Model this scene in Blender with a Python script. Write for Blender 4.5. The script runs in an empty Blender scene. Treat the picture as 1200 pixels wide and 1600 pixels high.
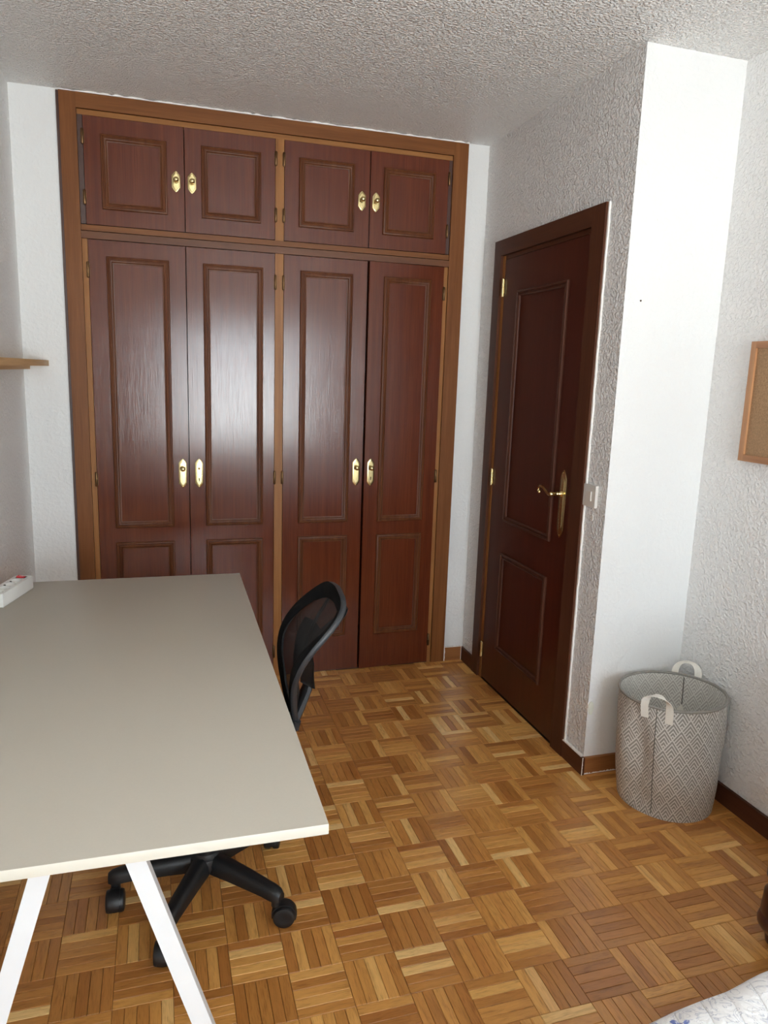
import bpy, bmesh, math, random
from mathutils import Vector, Matrix
random.seed(7)
S = bpy.context.scene
COL = S.collection
PI = math.pi

# ------------------------------------------------------------------ camera
CZ, YAW, PITCH, ROLL, FPX = 1.45, .3012, -.1857, .0329, 1144.47
fw = Vector((math.sin(YAW)*math.cos(PITCH), math.cos(YAW)*math.cos(PITCH), math.sin(PITCH)))
r0 = Vector((math.cos(YAW), -math.sin(YAW), 0)); u0 = r0.cross(fw)
RT = math.cos(ROLL)*r0 + math.sin(ROLL)*u0
UP = -math.sin(ROLL)*r0 + math.cos(ROLL)*u0
cam = bpy.data.cameras.new('camera'); camo = bpy.data.objects.new('camera', cam); COL.objects.link(camo)
camo.matrix_world = Matrix(((RT.x, UP.x, -fw.x, 0), (RT.y, UP.y, -fw.y, 0), (RT.z, UP.z, -fw.z, CZ), (0, 0, 0, 1)))
cam.sensor_fit = 'VERTICAL'; cam.sensor_height = 36; cam.lens = 36*FPX/1600
cam.clip_start = .02
S.camera = camo

# ------------------------------------------------------------------ world, light, exposure
WIN = (.22, 1.72, .45, 2.05)          # window opening x0 x1 z0 z1
YW = -2.60                            # inner face of the window wall
w = bpy.data.worlds.new('world'); S.world = w; w.use_nodes = True
nt = w.node_tree; nt.nodes.clear()
o = nt.nodes.new('ShaderNodeOutputWorld'); bg = nt.nodes.new('ShaderNodeBackground')
tc = nt.nodes.new('ShaderNodeTexCoord'); sep = nt.nodes.new('ShaderNodeSeparateXYZ'); rp = nt.nodes.new('ShaderNodeValToRGB')
rp.color_ramp.elements[0].position = .47; rp.color_ramp.elements[0].color = (1.62, 1.72, 1.76, 1)  # below the horizon: raised brighter than the sky to lift the ceiling
rp.color_ramp.elements[1].position = .53; rp.color_ramp.elements[1].color = (.84, .96, 1.06, 1)
mt_ = nt.nodes.new('ShaderNodeMath'); mt_.operation = 'MULTIPLY_ADD'; mt_.inputs[1].default_value = .5; mt_.inputs[2].default_value = .5
nt.links.new(tc.outputs['Generated'], sep.inputs[0]); nt.links.new(sep.outputs['Z'], mt_.inputs[0])
nt.links.new(mt_.outputs[0], rp.inputs[0]); nt.links.new(rp.outputs[0], bg.inputs['Color'])
bg.inputs['Strength'].default_value = 24.0
nt.links.new(bg.outputs[0], o.inputs[0])
pl = bpy.data.lights.new('window_portal', 'AREA'); pl.shape = 'RECTANGLE'
pl.size = WIN[1]-WIN[0]; pl.size_y = WIN[3]-WIN[2]; pl.cycles.is_portal = True
plo = bpy.data.objects.new('window_portal', pl); COL.objects.link(plo)
plo.location = ((WIN[0]+WIN[1])/2, YW-.23, (WIN[2]+WIN[3])/2); plo.rotation_euler = (PI/2, 0, 0)
S.view_settings.view_transform = 'Standard'; S.view_settings.look = 'None'
S.view_settings.gamma = 1; S.view_settings.use_curve_mapping = False
S.view_settings.exposure = 0.0
S.cycles.max_bounces = 12; S.cycles.diffuse_bounces = 8; S.cycles.glossy_bounces = 5; S.cycles.transparent_max_bounces = 12
S.cycles.caustics_reflective = False; S.cycles.caustics_refractive = False

# ------------------------------------------------------------------ materials
class N:
    def __init__(s, name):
        s.m = bpy.data.materials.new(name); s.m.use_nodes = True; s.t = s.m.node_tree
        s.b = s.t.nodes['Principled BSDF']; s.out = s.t.nodes['Material Output']
    def n(s, typ, **kw):
        x = s.t.nodes.new('ShaderNode'+typ)
        for k, v in kw.items():
            if k in x.inputs: x.inputs[k].default_value = v
            else: setattr(x, k, v)
        return x
    def l(s, a, b): s.t.links.new(a, b)
    def math(s, op, a, b=None, c=None):
        x = s.t.nodes.new('ShaderNodeMath'); x.operation = op
        for i, v in enumerate((a, b, c)):
            if v is None: continue
            if hasattr(v, 'links'): s.l(v, x.inputs[i])
            else: x.inputs[i].default_value = v
        return x.outputs[0]
    def ramp(s, fac, *stops):
        x = s.t.nodes.new('ShaderNodeValToRGB'); e = x.color_ramp.elements
        while len(e) < len(stops): e.new(.5)
        for k, (p, c) in enumerate(stops): e[k].position = p; e[k].color = (*c, 1)
        s.l(fac, x.inputs[0]); return x.outputs[0]
    def mix(s, fac, a, b, blend='MIX'):
        x = s.t.nodes.new('ShaderNodeMix'); x.data_type = 'RGBA'; x.blend_type = blend
        for i, v in ((0, fac), (6, a), (7, b)):
            if hasattr(v, 'links'): s.l(v, x.inputs[i])
            elif i == 0: x.inputs[0].default_value = v
            else: x.inputs[i].default_value = (*v, 1)
        return x.outputs[2]
    def bump(s, h, dist, strength=1.0, normal=None):
        x = s.n('Bump', Strength=strength, Distance=dist); s.l(h, x.inputs['Height'])
        if normal is not None: s.l(normal, x.inputs['Normal'])
        return x.outputs[0]

def srgb(r, g, b):
    f = lambda c: c/12.92 if c <= .04045 else ((c+.055)/1.055)**2.4
    return tuple(f(v/255) for v in (r, g, b))

def plain(name, col, rough=.5, metal=0, spec=.5, coat=0, noise=0.0, nscale=40, bumpd=0, bscale=200):
    k = N(name); k.b.inputs['Roughness'].default_value = rough; k.b.inputs['Metallic'].default_value = metal
    k.b.inputs['Specular IOR Level'].default_value = spec; k.b.inputs['Coat Weight'].default_value = coat
    c = k.n('TexCoord').outputs['Object']
    nz = k.n('TexNoise', Scale=nscale, Detail=4.0); k.l(c, nz.inputs['Vector'])
    a = tuple(v*(1-noise) for v in col); b = tuple(min(1, v*(1+noise)) for v in col)
    k.l(k.ramp(nz.outputs[0], (.3, a), (.7, b)), k.b.inputs['Base Color'])
    if bumpd:
        n2 = k.n('TexNoise', Scale=bscale, Detail=3.0); k.l(c, n2.inputs['Vector'])
        k.l(k.bump(n2.outputs[0], bumpd), k.b.inputs['Normal'])
    return k.m

def plaster(name, col, scale, dist, rough=.55, lump=.5):
    """rough-cast painted plaster: small rounded drops standing on a smooth coat"""
    k = N(name); k.b.inputs['Roughness'].default_value = rough
    c = k.n('TexCoord').outputs['Object']
    n1 = k.n('TexNoise', Scale=scale, Detail=2.0, Roughness=.45, Distortion=.35); k.l(c, n1.inputs['Vector'])
    n2 = k.n('TexNoise', Scale=scale*.28, Detail=2.0); k.l(c, n2.inputs['Vector'])
    n3 = k.n('TexNoise', Scale=1.3, Detail=3.0); k.l(c, n3.inputs['Vector'])
    mr = k.n('MapRange', interpolation_type='SMOOTHSTEP'); mr.inputs[1].default_value = .34; mr.inputs[2].default_value = .74
    k.l(n1.outputs[0], mr.inputs[0])
    h = k.math('MULTIPLY_ADD', n2.outputs[0], lump, mr.outputs[0])
    k.l(k.bump(h, dist), k.b.inputs['Normal'])
    k.l(k.ramp(n3.outputs[0], (.3, tuple(v*.975 for v in col)), (.7, col)), k.b.inputs['Base Color'])
    return k.m

def wood(name, dark, mid, light, axis='z', rough=.32, across=38, along=1.6, coat=0.0, pore=.00012, ribbon=.5, crough=.1, spec=.5):
    k = N(name); k.b.inputs['Specular IOR Level'].default_value = spec; k.b.inputs['Roughness'].default_value = rough; k.b.inputs['Coat Weight'].default_value = coat
    k.b.inputs['Coat Roughness'].default_value = crough
    tcn = k.n('TexCoord'); oi = k.n('ObjectInfo')
    off = k.n('CombineXYZ'); r10 = k.math('MULTIPLY', oi.outputs['Random'], 13.0)
    for i in range(3): k.l(r10, off.inputs[i])
    va = k.n('VectorMath', operation='ADD'); k.l(tcn.outputs['Object'], va.inputs[0]); k.l(off.outputs[0], va.inputs[1])
    sc = {'x': (along, across, across), 'y': (across, along, across), 'z': (across, across, along)}[axis]
    mp = k.n('Mapping'); mp.inputs['Scale'].default_value = sc; k.l(va.outputs[0], mp.inputs['Vector'])
    n1 = k.n('TexNoise', Scale=1.0, Detail=5.0, Roughness=.6, Distortion=.3); k.l(mp.outputs[0], n1.inputs['Vector'])
    mp2 = k.n('Mapping'); mp2.inputs['Scale'].default_value = tuple(v*(9 if v == across else 7) for v in sc); k.l(va.outputs[0], mp2.inputs['Vector'])
    n2 = k.n('TexNoise', Scale=1.0, Detail=2.0); k.l(mp2.outputs[0], n2.inputs['Vector'])
    f = k.math('ADD', k.math('MULTIPLY', n1.outputs[0], 1-ribbon*.5), k.math('MULTIPLY', n2.outputs[0], ribbon*.5))
    k.l(k.ramp(f, (.30, dark), (.5, mid), (.72, light)), k.b.inputs['Base Color'])
    n3 = k.bump(n2.outputs[0], pore); k.l(n3, k.b.inputs['Normal'])
    return k.m

M = {}
M['wall'] = plaster('white_plaster', (.85, .845, .835), 95, .0030)
M['wall_smooth'] = plaster('white_plaster_fine', (.76, .76, .75), 70, .0008, lump=1.2)
M['wall_rough'] = plaster('rough_white_plaster', (.88, .87, .86), 105, .0060, rough=.36)
M['ceil'] = plaster('ceiling_plaster', (.93, .91, .885), 110, .0075, rough=.40)
M['paint'] = plain('white_paint', (.86, .83, .79), .5, noise=.03, bumpd=.0004, bscale=150)
mah = ((.076, .0145, .0050), (.108, .0230, .0080), (.150, .037, .0140))
M['door_wood'] = wood('varnished_mahogany', *mah, axis='z', rough=.165, coat=0, ribbon=1.1, across=60, along=1.0, spec=.42, pore=.0002)
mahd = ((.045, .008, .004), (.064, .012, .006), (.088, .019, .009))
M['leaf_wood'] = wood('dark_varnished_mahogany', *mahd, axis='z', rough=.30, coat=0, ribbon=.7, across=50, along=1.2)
mould = ((.070, .019, .006), (.11, .034, .011), (.16, .058, .020))
M['mould_wood'] = wood('moulding_wood', *mould, axis='z', rough=.42, coat=0, spec=.22)
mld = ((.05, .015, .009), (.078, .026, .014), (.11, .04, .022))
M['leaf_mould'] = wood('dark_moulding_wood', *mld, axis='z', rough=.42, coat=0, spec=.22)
cas = ((.125, .040, .0105), (.18, .064, .018), (.24, .094, .029))
M['casing_z'] = wood('casing_wood_upright', *cas, axis='z', rough=.42, coat=0, spec=.22)
M['casing_x'] = wood('casing_wood_across', *cas, axis='x', rough=.42, coat=0, spec=.22)
strp = ((.21, .080, .022), (.285, .118, .034), (.36, .158, .052))
M['strip_z'] = wood('light_strip_wood', *strp, axis='z', rough=.42, coat=0, spec=.22)
M['strip_x'] = wood('light_strip_wood_across', *strp, axis='x', rough=.42, coat=0, spec=.22)
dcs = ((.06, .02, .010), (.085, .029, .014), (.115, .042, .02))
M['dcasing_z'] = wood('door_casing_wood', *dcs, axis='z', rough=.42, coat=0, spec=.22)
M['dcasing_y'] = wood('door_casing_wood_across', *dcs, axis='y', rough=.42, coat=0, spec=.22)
M['rail_x'] = wood('rail_wood', (.085, .026, .008), (.125, .042, .014), (.17, .064, .024), axis='x', rough=.42, spec=.3)
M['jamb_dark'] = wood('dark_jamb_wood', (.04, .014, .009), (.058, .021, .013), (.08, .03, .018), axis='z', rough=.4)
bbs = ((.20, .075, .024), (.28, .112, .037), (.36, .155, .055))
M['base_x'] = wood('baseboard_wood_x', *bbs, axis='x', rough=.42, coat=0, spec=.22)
M['base_shade_y'] = wood('baseboard_wood_shade_y', *dcs, axis='y', rough=.42, coat=0, spec=.22)  # orange-brown baseboard with the shade of the side walls put into its colour
M['shelf'] = wood('shelf_pine', (.50, .29, .12), (.62, .38, .17), (.72, .47, .23), axis='y', rough=.5)
M['cork_frame_z'] = wood('cork_frame_wood', (.36, .16, .07), (.45, .22, .10), (.54, .29, .14), axis='z', rough=.45)
M['cork_frame_y'] = wood('cork_frame_wood_across', (.33, .14, .06), (.42, .20, .09), (.50, .26, .125), axis='y', rough=.45)
M['cork'] = plain('cork', (.37, .225, .12), .9, noise=.25, nscale=260, bumpd=.0006, bscale=400)
M['brass'] = plain('polished_brass', (.74, .60, .30), .22, metal=1, noise=.06, nscale=60)
M['brass_dark'] = plain('aged_brass', (.17, .095, .045), .40, metal=1, noise=.15, nscale=80)
M['black'] = plain('black_shadow_gap', (.006, .006, .006), .8)
M['desk_top'] = plain('greige_laminate', srgb(187, 180, 167), .45, spec=.35, noise=.012, nscale=300)
M['desk_edge'] = plain('cream_edge_band', srgb(206, 202, 190), .45, noise=.01)
M['white_metal'] = plain('white_powder_coat', (.68, .70, .72), .4, noise=.01)
M['plastic_black'] = plain('black_plastic', (.010, .010, .011), .42, noise=.1, nscale=200, bumpd=.00012, bscale=900)
M['plastic_grey'] = plain('charcoal_plastic', (.030, .032, .036), .42, noise=.1, nscale=200, bumpd=.00015, bscale=900)
M['fabric_black'] = plain('black_fabric', (.007, .007, .0075), .9, spec=.12, noise=.2, nscale=500, bumpd=.0006, bscale=900)
M['chrome'] = plain('steel', (.6, .6, .6), .25, metal=1)
M['wplastic'] = plain('white_plastic', (.80, .79, .76), .35, noise=.01)
M['wplastic_grey'] = plain('ivory_plastic', (.68, .64, .59), .38, noise=.01)
M['red'] = plain('red_rocker', (.55, .012, .02), .25)
M['dark_metal'] = plain('dark_contact', (.08, .075, .07), .4, metal=.6)
M['strap'] = plain('cream_cotton_webbing', (.78, .75, .68), .85, noise=.04, nscale=300, bumpd=.0003, bscale=700)
M['dwood'] = wood('dark_red_turned_wood', (.045, .015, .011), (.07, .024, .016), (.10, .036, .025), axis='z', rough=.35, coat=.3)
M['dwood_x'] = wood('dark_red_board_wood', (.045, .015, .011), (.07, .024, .016), (.10, .036, .025), axis='x', rough=.35, coat=.3)
M['mattress'] = plain('mattress_ticking', (.75, .74, .72), .9, noise=.03)
M['sash'] = plain('white_window_frame', (.8, .8, .8), .4)
M['void'] = plain('unlit_interior', (.03, .02, .015), .8)
M['stain'] = plain('yellowed_paint', (.74, .74, .64), .4, noise=.05)

def m_glass():
    k = N('window_glass'); t = k.n('BsdfTransparent'); t.inputs[0].default_value = (.96, .97, .97, 1)
    g = k.n('BsdfGlossy'); g.inputs['Roughness'].default_value = .02
    x = k.n('MixShader'); x.inputs[0].default_value = .06
    k.l(t.outputs[0], x.inputs[1]); k.l(g.outputs[0], x.inputs[2]); k.l(x.outputs[0], k.out.inputs[0]); return k.m
M['glass'] = m_glass()

def m_parquet():
    k = N('oak_parquet'); k.b.inputs['Roughness'].default_value = .34; k.b.inputs['Coat Weight'].default_value = .35
    k.b.inputs['Coat Roughness'].default_value = .16
    uv = k.n('UVMap').outputs[0]
    at = k.n('Attribute', attribute_name='tone'); sp = k.n('SeparateColor'); k.l(at.outputs['Color'], sp.inputs[0])
    tone, hue, seed = sp.outputs[0], sp.outputs[1], sp.outputs[2]
    mp = k.n('Mapping'); mp.inputs['Scale'].default_value = (7, 90, 1); k.l(uv, mp.inputs['Vector'])
    dn = k.n('TexNoise', Scale=9.0, Detail=2.0); k.l(uv, dn.inputs['Vector'])
    ad = k.n('VectorMath', operation='ADD'); k.l(mp.outputs[0], ad.inputs[0])
    ds = k.n('VectorMath', operation='SCALE'); k.l(dn.outputs['Color'], ds.inputs[0]); ds.inputs['Scale'].default_value = 3.2; k.l(ds.outputs[0], ad.inputs[1])
    n1 = k.n('TexNoise', Scale=1.0, Detail=4.0, Roughness=.6); k.l(ad.outputs[0], n1.inputs['Vector'])
    mp2 = k.n('Mapping'); mp2.inputs['Scale'].default_value = (30, 620, 1); k.l(uv, mp2.inputs['Vector'])
    n2 = k.n('TexNoise', Scale=1.0, Detail=2.0); k.l(mp2.outputs[0], n2.inputs['Vector'])
    g = k.math('MULTIPLY_ADD', n2.outputs[0], .45, k.math('MULTIPLY', n1.outputs[0], .55))
    base = k.ramp(tone, (0.0, srgb(172, 112, 54)), (.3, srgb(212, 152, 80)), (.6, srgb(236, 182, 104)), (1.0, srgb(252, 214, 146)))
    reddish = k.mix(k.math('MULTIPLY', hue, .40), base, srgb(204, 130, 68))
    gr = k.ramp(g, (.36, (.66, .58, .50)), (.48, (.95, .94, .93)), (.62, (1.07, 1.08, 1.09)))
    c = k.mix(1.0, reddish, gr, 'MULTIPLY')
    k.l(c, k.b.inputs['Base Color'])
    k.l(k.bump(n2.outputs[0], .00006), k.b.inputs['Normal'])
    k.l(k.math('MULTIPLY_ADD', n1.outputs[0], .12, .27), k.b.inputs['Roughness'])
    return k.m
M['parquet'] = m_parquet()
M['joint'] = plain('dark_joint', (.05, .026, .012), .7)

def m_basket(name, c0, c1, contrast=1.0):
    k = N(name); k.b.inputs['Roughness'].default_value = .9; k.b.inputs['Specular IOR Level'].default_value = .2
    uv = k.n('UVMap').outputs[0]; s = k.n('SeparateXYZ'); k.l(uv, s.inputs[0])
    A, B = .052, .076
    x = k.math('DIVIDE', s.outputs[0], A); y = k.math('DIVIDE', s.outputs[1], B)
    p = k.math('FRACT', k.math('ADD', x, y)); q = k.math('FRACT', k.math('SUBTRACT', y, x))
    t = k.math('SUBTRACT', 1.0, k.math('MAXIMUM', p, q))
    fr = k.math('FRACT', k.math('MULTIPLY', t, 5.0))
    mr = k.n('MapRange', interpolation_type='SMOOTHSTEP'); mr.inputs[1].default_value = .36; mr.inputs[2].default_value = .50
    k.l(fr, mr.inputs[0])
    nz = k.n('TexNoise', Scale=900.0, Detail=2.0); k.l(uv, nz.inputs['Vector'])
    col = k.mix(mr.outputs[0], c1, c0)
    col = k.mix(.25, col, k.ramp(nz.outputs[0], (.3, (.2, .2, .2)), (.7, (.7, .7, .7))), 'OVERLAY')
    k.l(col, k.b.inputs['Base Color'])
    n2 = k.n('TexNoise', Scale=18.0, Detail=3.0); k.l(uv, n2.inputs['Vector'])
    k.l(k.bump(n2.outputs[0], .006, .6, k.bump(nz.outputs[0], .0003)), k.b.inputs['Normal'])
    return k.m
M['basket'] = m_basket('zigzag_fabric', srgb(150, 145, 139), srgb(214, 211, 205))
M['basket_in'] = m_basket('zigzag_fabric_inside', srgb(186, 182, 176), srgb(222, 220, 214))
M['basket_rim'] = plain('grey_bound_rim', srgb(140, 136, 130), .9, noise=.15, nscale=200, bumpd=.0005, bscale=500)
M['seam'] = plain('grey_seam_cord', srgb(98, 94, 90), .9)

def m_mesh():
    k = N('black_mesh_fabric'); uv = k.n('UVMap').outputs[0]
    s = k.n('SeparateXYZ'); k.l(uv, s.inputs[0])
    P = 2*PI/.0042
    a = k.math('SINE', k.math('MULTIPLY', s.outputs[0], P)); b = k.math('SINE', k.math('MULTIPLY', s.outputs[1], P))
    h = k.math('GREATER_THAN', k.math('MULTIPLY', a, b), .42)
    k.b.inputs['Base Color'].default_value = (.011, .011, .012, 1); k.b.inputs['Roughness'].default_value = .7
    k.l(k.math('SUBTRACT', 1.0, h), k.b.inputs['Alpha']); return k.m
M['mesh'] = m_mesh()

def m_quilt():
    k = N('white_blue_floral_quilt'); k.b.inputs['Roughness'].default_value = .9
    c = k.n('TexCoord').outputs['Object']
    v = k.n('TexVoronoi', voronoi_dimensions='2D', Scale=11.0, Randomness=.9); k.l(c, v.inputs['Vector'])
    n1 = k.n('TexNoise', noise_dimensions='2D', Scale=60.0, Detail=3.0, Distortion=1.0); k.l(c, n1.inputs['Vector'])
    d = k.math('ADD', v.outputs['Distance'], k.math('MULTIPLY', k.math('SUBTRACT', n1.outputs[0], .5), .9))
    flower = k.ramp(d, (.0, (1, 1, 1)), (.20, (1, 1, 1)), (.27, (0, 0, 0)))
    vs = k.n('SeparateColor'); k.l(v.outputs['Color'], vs.inputs[0])
    pick = k.math('GREATER_THAN', vs.outputs[0], .35)
    n2 = k.n('TexNoise', noise_dimensions='2D', Scale=22.0, Detail=4.0, Distortion=2.0); k.l(c, n2.inputs['Vector'])
    vine = k.ramp(k.math('ABSOLUTE', k.math('SUBTRACT', n2.outputs[0], .5)), (.0, (1, 1, 1)), (.022, (0, 0, 0)))
    col = k.mix(k.math('MULTIPLY', vine, .5), (.90, .90, .91), srgb(96, 110, 150))
    col = k.mix(k.math('MULTIPLY', k.math('MULTIPLY', flower, pick), .85), col, srgb(62, 96, 185))
    k.l(col, k.b.inputs['Base Color'])
    mp = k.n('Mapping'); mp.inputs['Rotation'].default_value = (0, 0, .28); k.l(c, mp.inputs['Vector'])
    s = k.n('SeparateXYZ'); k.l(mp.outputs[0], s.inputs[0])
    sx = k.math('ABSOLUTE', k.math('SINE', k.math('MULTIPLY', s.outputs[0], PI/.052)))
    wv = k.n('TexNoise', Scale=60.0, Detail=2.0, Distortion=1.0); k.l(c, wv.inputs['Vector'])
    h = k.math('ADD', k.math('POWER', sx, .35), k.math('MULTIPLY', wv.outputs[0], .7))
    k.l(k.bump(h, .004), k.b.inputs['Normal']); return k.m
M['quilt'] = m_quilt()

# ------------------------------------------------------------------ geometry helpers
def newbm(): return bmesh.new()
def box(bm, x0, x1, y0, y1, z0, z1, mi=0):
    vs = [bm.verts.new((x, y, z)) for x in (x0, x1) for y in (y0, y1) for z in (z0, z1)]
    fs = [bm.faces.new([vs[i] for i in f]) for f in ((0, 1, 3, 2), (4, 6, 7, 5), (0, 4, 5, 1), (2, 3, 7, 6), (0, 2, 6, 4), (1, 5, 7, 3))]
    for f in fs: f.material_index = mi
    return vs, fs
def bevel(bm, off, seg=2, ang=50):
    es = [e for e in bm.edges if len(e.link_faces) == 2 and e.calc_face_angle(0) > math.radians(ang)]
    if es: bmesh.ops.bevel(bm, geom=es, offset=off, segments=seg, profile=.5, affect='EDGES', clamp_overlap=True)
def xf(bm, mat, verts=None): bmesh.ops.transform(bm, matrix=mat, verts=list(verts or bm.verts))
def tube(bm, pts, rad, seg=10, flat=1.0, side=None, cap=True, closed=False, ell=None):
    """tube through pts; rad number or list; ell=(a,b) radii along 'side' and across"""
    pts = [Vector(p) for p in pts]; n = len(pts); rings = []
    for i, p in enumerate(pts):
        if closed: d = pts[(i+1) % n]-pts[i-1]
        else: d = pts[min(i+1, n-1)]-pts[max(i-1, 0)]
        d.normalize()
        ref = Vector(side[i] if isinstance(side, list) else side) if side else (Vector((0, 0, 1)) if abs(d.z) < .9 else Vector((1, 0, 0)))
        a = (ref - d*ref.dot(d)).normalized(); b = d.cross(a)
        r = rad[i] if isinstance(rad, (list, tuple)) else rad
        ra, rb = (r, r*flat) if ell is None else ell
        rings.append([bm.verts.new(p + a*(ra*math.cos(2*PI*k/seg)) + b*(rb*math.sin(2*PI*k/seg))) for k in range(seg)])
    for i in range(n if closed else n-1):
        A, B = rings[i], rings[(i+1) % n]
        for k in range(seg): bm.faces.new((A[k], A[(k+1) % seg], B[(k+1) % seg], B[k]))
    if cap and not closed:
        bm.faces.new(rings[0][::-1]); bm.faces.new(rings[-1])
    return rings
def lathe(bm, prof, c=(0, 0, 0), axis='z', seg=24):
    """prof: (r, h) list along axis"""
    ax = {'x': (Vector((0, 1, 0)), Vector((0, 0, 1)), Vector((1, 0, 0))), 'y': (Vector((0, 0, 1)), Vector((1, 0, 0)), Vector((0, 1, 0))),
          'z': (Vector((1, 0, 0)), Vector((0, 1, 0)), Vector((0, 0, 1)))}[axis] if isinstance(axis, str) else axis
    c = Vector(c); rings = []
    for r, h in prof:
        if r < 1e-6: rings.append([bm.verts.new(c+ax[2]*h)])
        else: rings.append([bm.verts.new(c+ax[2]*h+ax[0]*(r*math.cos(2*PI*k/seg))+ax[1]*(r*math.sin(2*PI*k/seg))) for k in range(seg)])
    for A, B in zip(rings, rings[1:]):
        for k in range(seg):
            k2 = (k+1) % seg
            if len(A) == 1 and len(B) == 1: continue
            if len(A) == 1: bm.faces.new((A[0], B[k2], B[k]))
            elif len(B) == 1: bm.faces.new((A[k], A[k2], B[0]))
            else: bm.faces.new((A[k], A[k2], B[k2], B[k]))
    if len(rings[0]) > 1: bm.faces.new(rings[0][::-1])
    if len(rings[-1]) > 1: bm.faces.new(rings[-1])
def prism(bm, out, O, U, V, Wd, d):
    """outline in (u,v) extruded by d along Wd"""
    O, U, V, Wd = map(Vector, (O, U, V, Wd))
    a = [bm.verts.new(O+U*u+V*v) for u, v in out]; b = [bm.verts.new(O+U*u+V*v+Wd*d) for u, v in out]
    n = len(out); bm.faces.new(a[::-1]); bm.faces.new(b)
    for i in range(n): bm.faces.new((a[i], a[(i+1) % n], b[(i+1) % n], b[i]))
def frame_sweep(bm, u0, u1, v0, v1, prof, O, U, V, Wd):
    """mitred frame: prof = (inset from outer edge, height) list, closed by the ground plane"""
    O, U, V, Wd = map(Vector, (O, U, V, Wd)); loops = []
    for ins, h in prof:
        loops.append([bm.verts.new(O+U*u+V*v+Wd*h) for u, v in ((u0+ins, v0+ins), (u1-ins, v0+ins), (u1-ins, v1-ins), (u0+ins, v1-ins))])
    for A, B in zip(loops, loops[1:]+loops[:1]):
        for i in range(4): bm.faces.new((A[i], A[(i+1) % 4], B[(i+1) % 4], B[i]))
def grid(bm, fn, nu, nv, uvfn=None):
    vs = [[bm.verts.new(fn(i/nu, j/nv)) for j in range(nv+1)] for i in range(nu+1)]
    uvl = bm.loops.layers.uv.verify() if uvfn else None
    for i in range(nu):
        for j in range(nv):
            f = bm.faces.new((vs[i][j], vs[i+1][j], vs[i+1][j+1], vs[i][j+1]))
            if uvfn:
                for lp, (a, b) in zip(f.loops, ((i, j), (i+1, j), (i+1, j+1), (i, j+1))): lp[uvl].uv = uvfn(a/nu, b/nv)
    return vs
def obj(name, bm, mat, parent=None, world=True, sharp=35, recalc=True, loc=None):
    """link bm as one mesh object. world=True: bm is in world space, the parent's (unrotated) place is taken off"""
    if recalc: bmesh.ops.recalc_face_normals(bm, faces=bm.faces)
    base = Vector((0, 0, 0)); p = parent
    if world:
        while p is not None: base += p.location; p = p.parent
    if loc is not None:
        off = Vector(loc); xf(bm, Matrix.Translation(-off)); lo = off-base
    else:
        if base.length: xf(bm, Matrix.Translation(-base))
        lo = Vector((0, 0, 0))
    for f in bm.faces: f.smooth = sharp > 0
    for e in bm.edges:
        if len(e.link_faces) == 2 and e.calc_face_angle(0) > math.radians(sharp): e.smooth = False
    me = bpy.data.meshes.new(name); bm.to_mesh(me); bm.free()
    for m in (mat if isinstance(mat, (list, tuple)) else [mat]): me.materials.append(m)
    ob = bpy.data.objects.new(name, me); COL.objects.link(ob); ob.location = lo
    if parent is not None: ob.parent = parent
    return ob
def tag(o, label=None, cat=None, group=None, kind=None):
    if label: o['label'] = label
    if cat: o['category'] = cat
    if group: o['group'] = group
    if kind: o['kind'] = kind
    return o
def thing(name, label, cat, loc, group=None):
    e = bpy.data.objects.new(name, None); COL.objects.link(e); e.location = loc; e.empty_display_size = .1
    return tag(e, label, cat, group)
def bx(name, mat, parent, *d, bev=0, seg=2):
    bm = newbm(); box(bm, *d)
    if bev: bevel(bm, bev, seg)
    return obj(name, bm, mat, parent)

# ------------------------------------------------------------------ room
XL, XD, XR = -.5215, 1.492, 1.878
YB, Y1, H = 3.345, 2.186, 2.5
T = .12
def struct(name, mat, label, *boxes):
    bm = newbm()
    for b in boxes: box(bm, *b)
    return tag(obj(name, bm, mat), label, None, None, 'structure')
CX0, CX1, CZT = -.352, 1.383, 2.493           # wardrobe casing outer edges
struct('wall_left', M['wall'], 'white rough-cast plaster wall on the left', (XL-T, XL, YW-.25, YB+T, -.05, H))
struct('wall_right', M['wall'], 'white rough-cast plaster wall on the far right', (XR, XR+T, YW-.25, Y1, -.05, H))
wb = struct('wall_back', M['wall_smooth'], 'white plaster wall around the built-in wardrobe',
            (XL, CX0+.02, YB, YB+T, 0, H), (CX1-.02, XD, YB, YB+T, 0, H), (CX0+.02, CX1-.02, YB, YB+T, CZT-.03, H),
            (XL-T, CX0+.02, YB+T, YB+.75, -.05, H), (CX1-.02, XD+T, YB+T, YB+.75, -.05, H), (CX0+.02, CX1-.02, YB+.65, YB+.75, -.05, H))
wd = struct('wall_entry', M['wall_rough'], 'heavily textured shaded plaster wall around the room door',
            (XD, XD+.05, Y1, 2.385, 0, H), (XD, XD+T, 3.135, YB+T, 0, H), (XD, XD+.05, 2.385, 3.135, 1.998, H), (XD+T, XD+T+.04, Y1+.05, YB+T, -.02, H))
wr = struct('wall_return', M['wall_smooth'], 'bright white plaster return wall facing the window',
            (XD, XR+T, Y1, Y1+.05, 0, H))
for v in wd.data.vertices:                    # mitred corner between the two
    if abs(v.co.y-Y1) < 1e-4 and abs(v.co.x-XD-.05) < 1e-4: v.co.y = Y1+.05
for v in wr.data.vertices:
    if abs(v.co.y-Y1-.05) < 1e-4 and abs(v.co.x-XD) < 1e-4: v.co.x = XD+.05
x0, x1, z0, z1 = WIN
struct('wall_front', M['wall'], 'white plaster wall with the window', (XL, x0, YW-.25, YW, 0, H), (x1, XR, YW-.25, YW, 0, H),
       (x0, x1, YW-.25, YW, 0, z0), (x0, x1, YW-.25, YW, z1, H))
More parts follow.
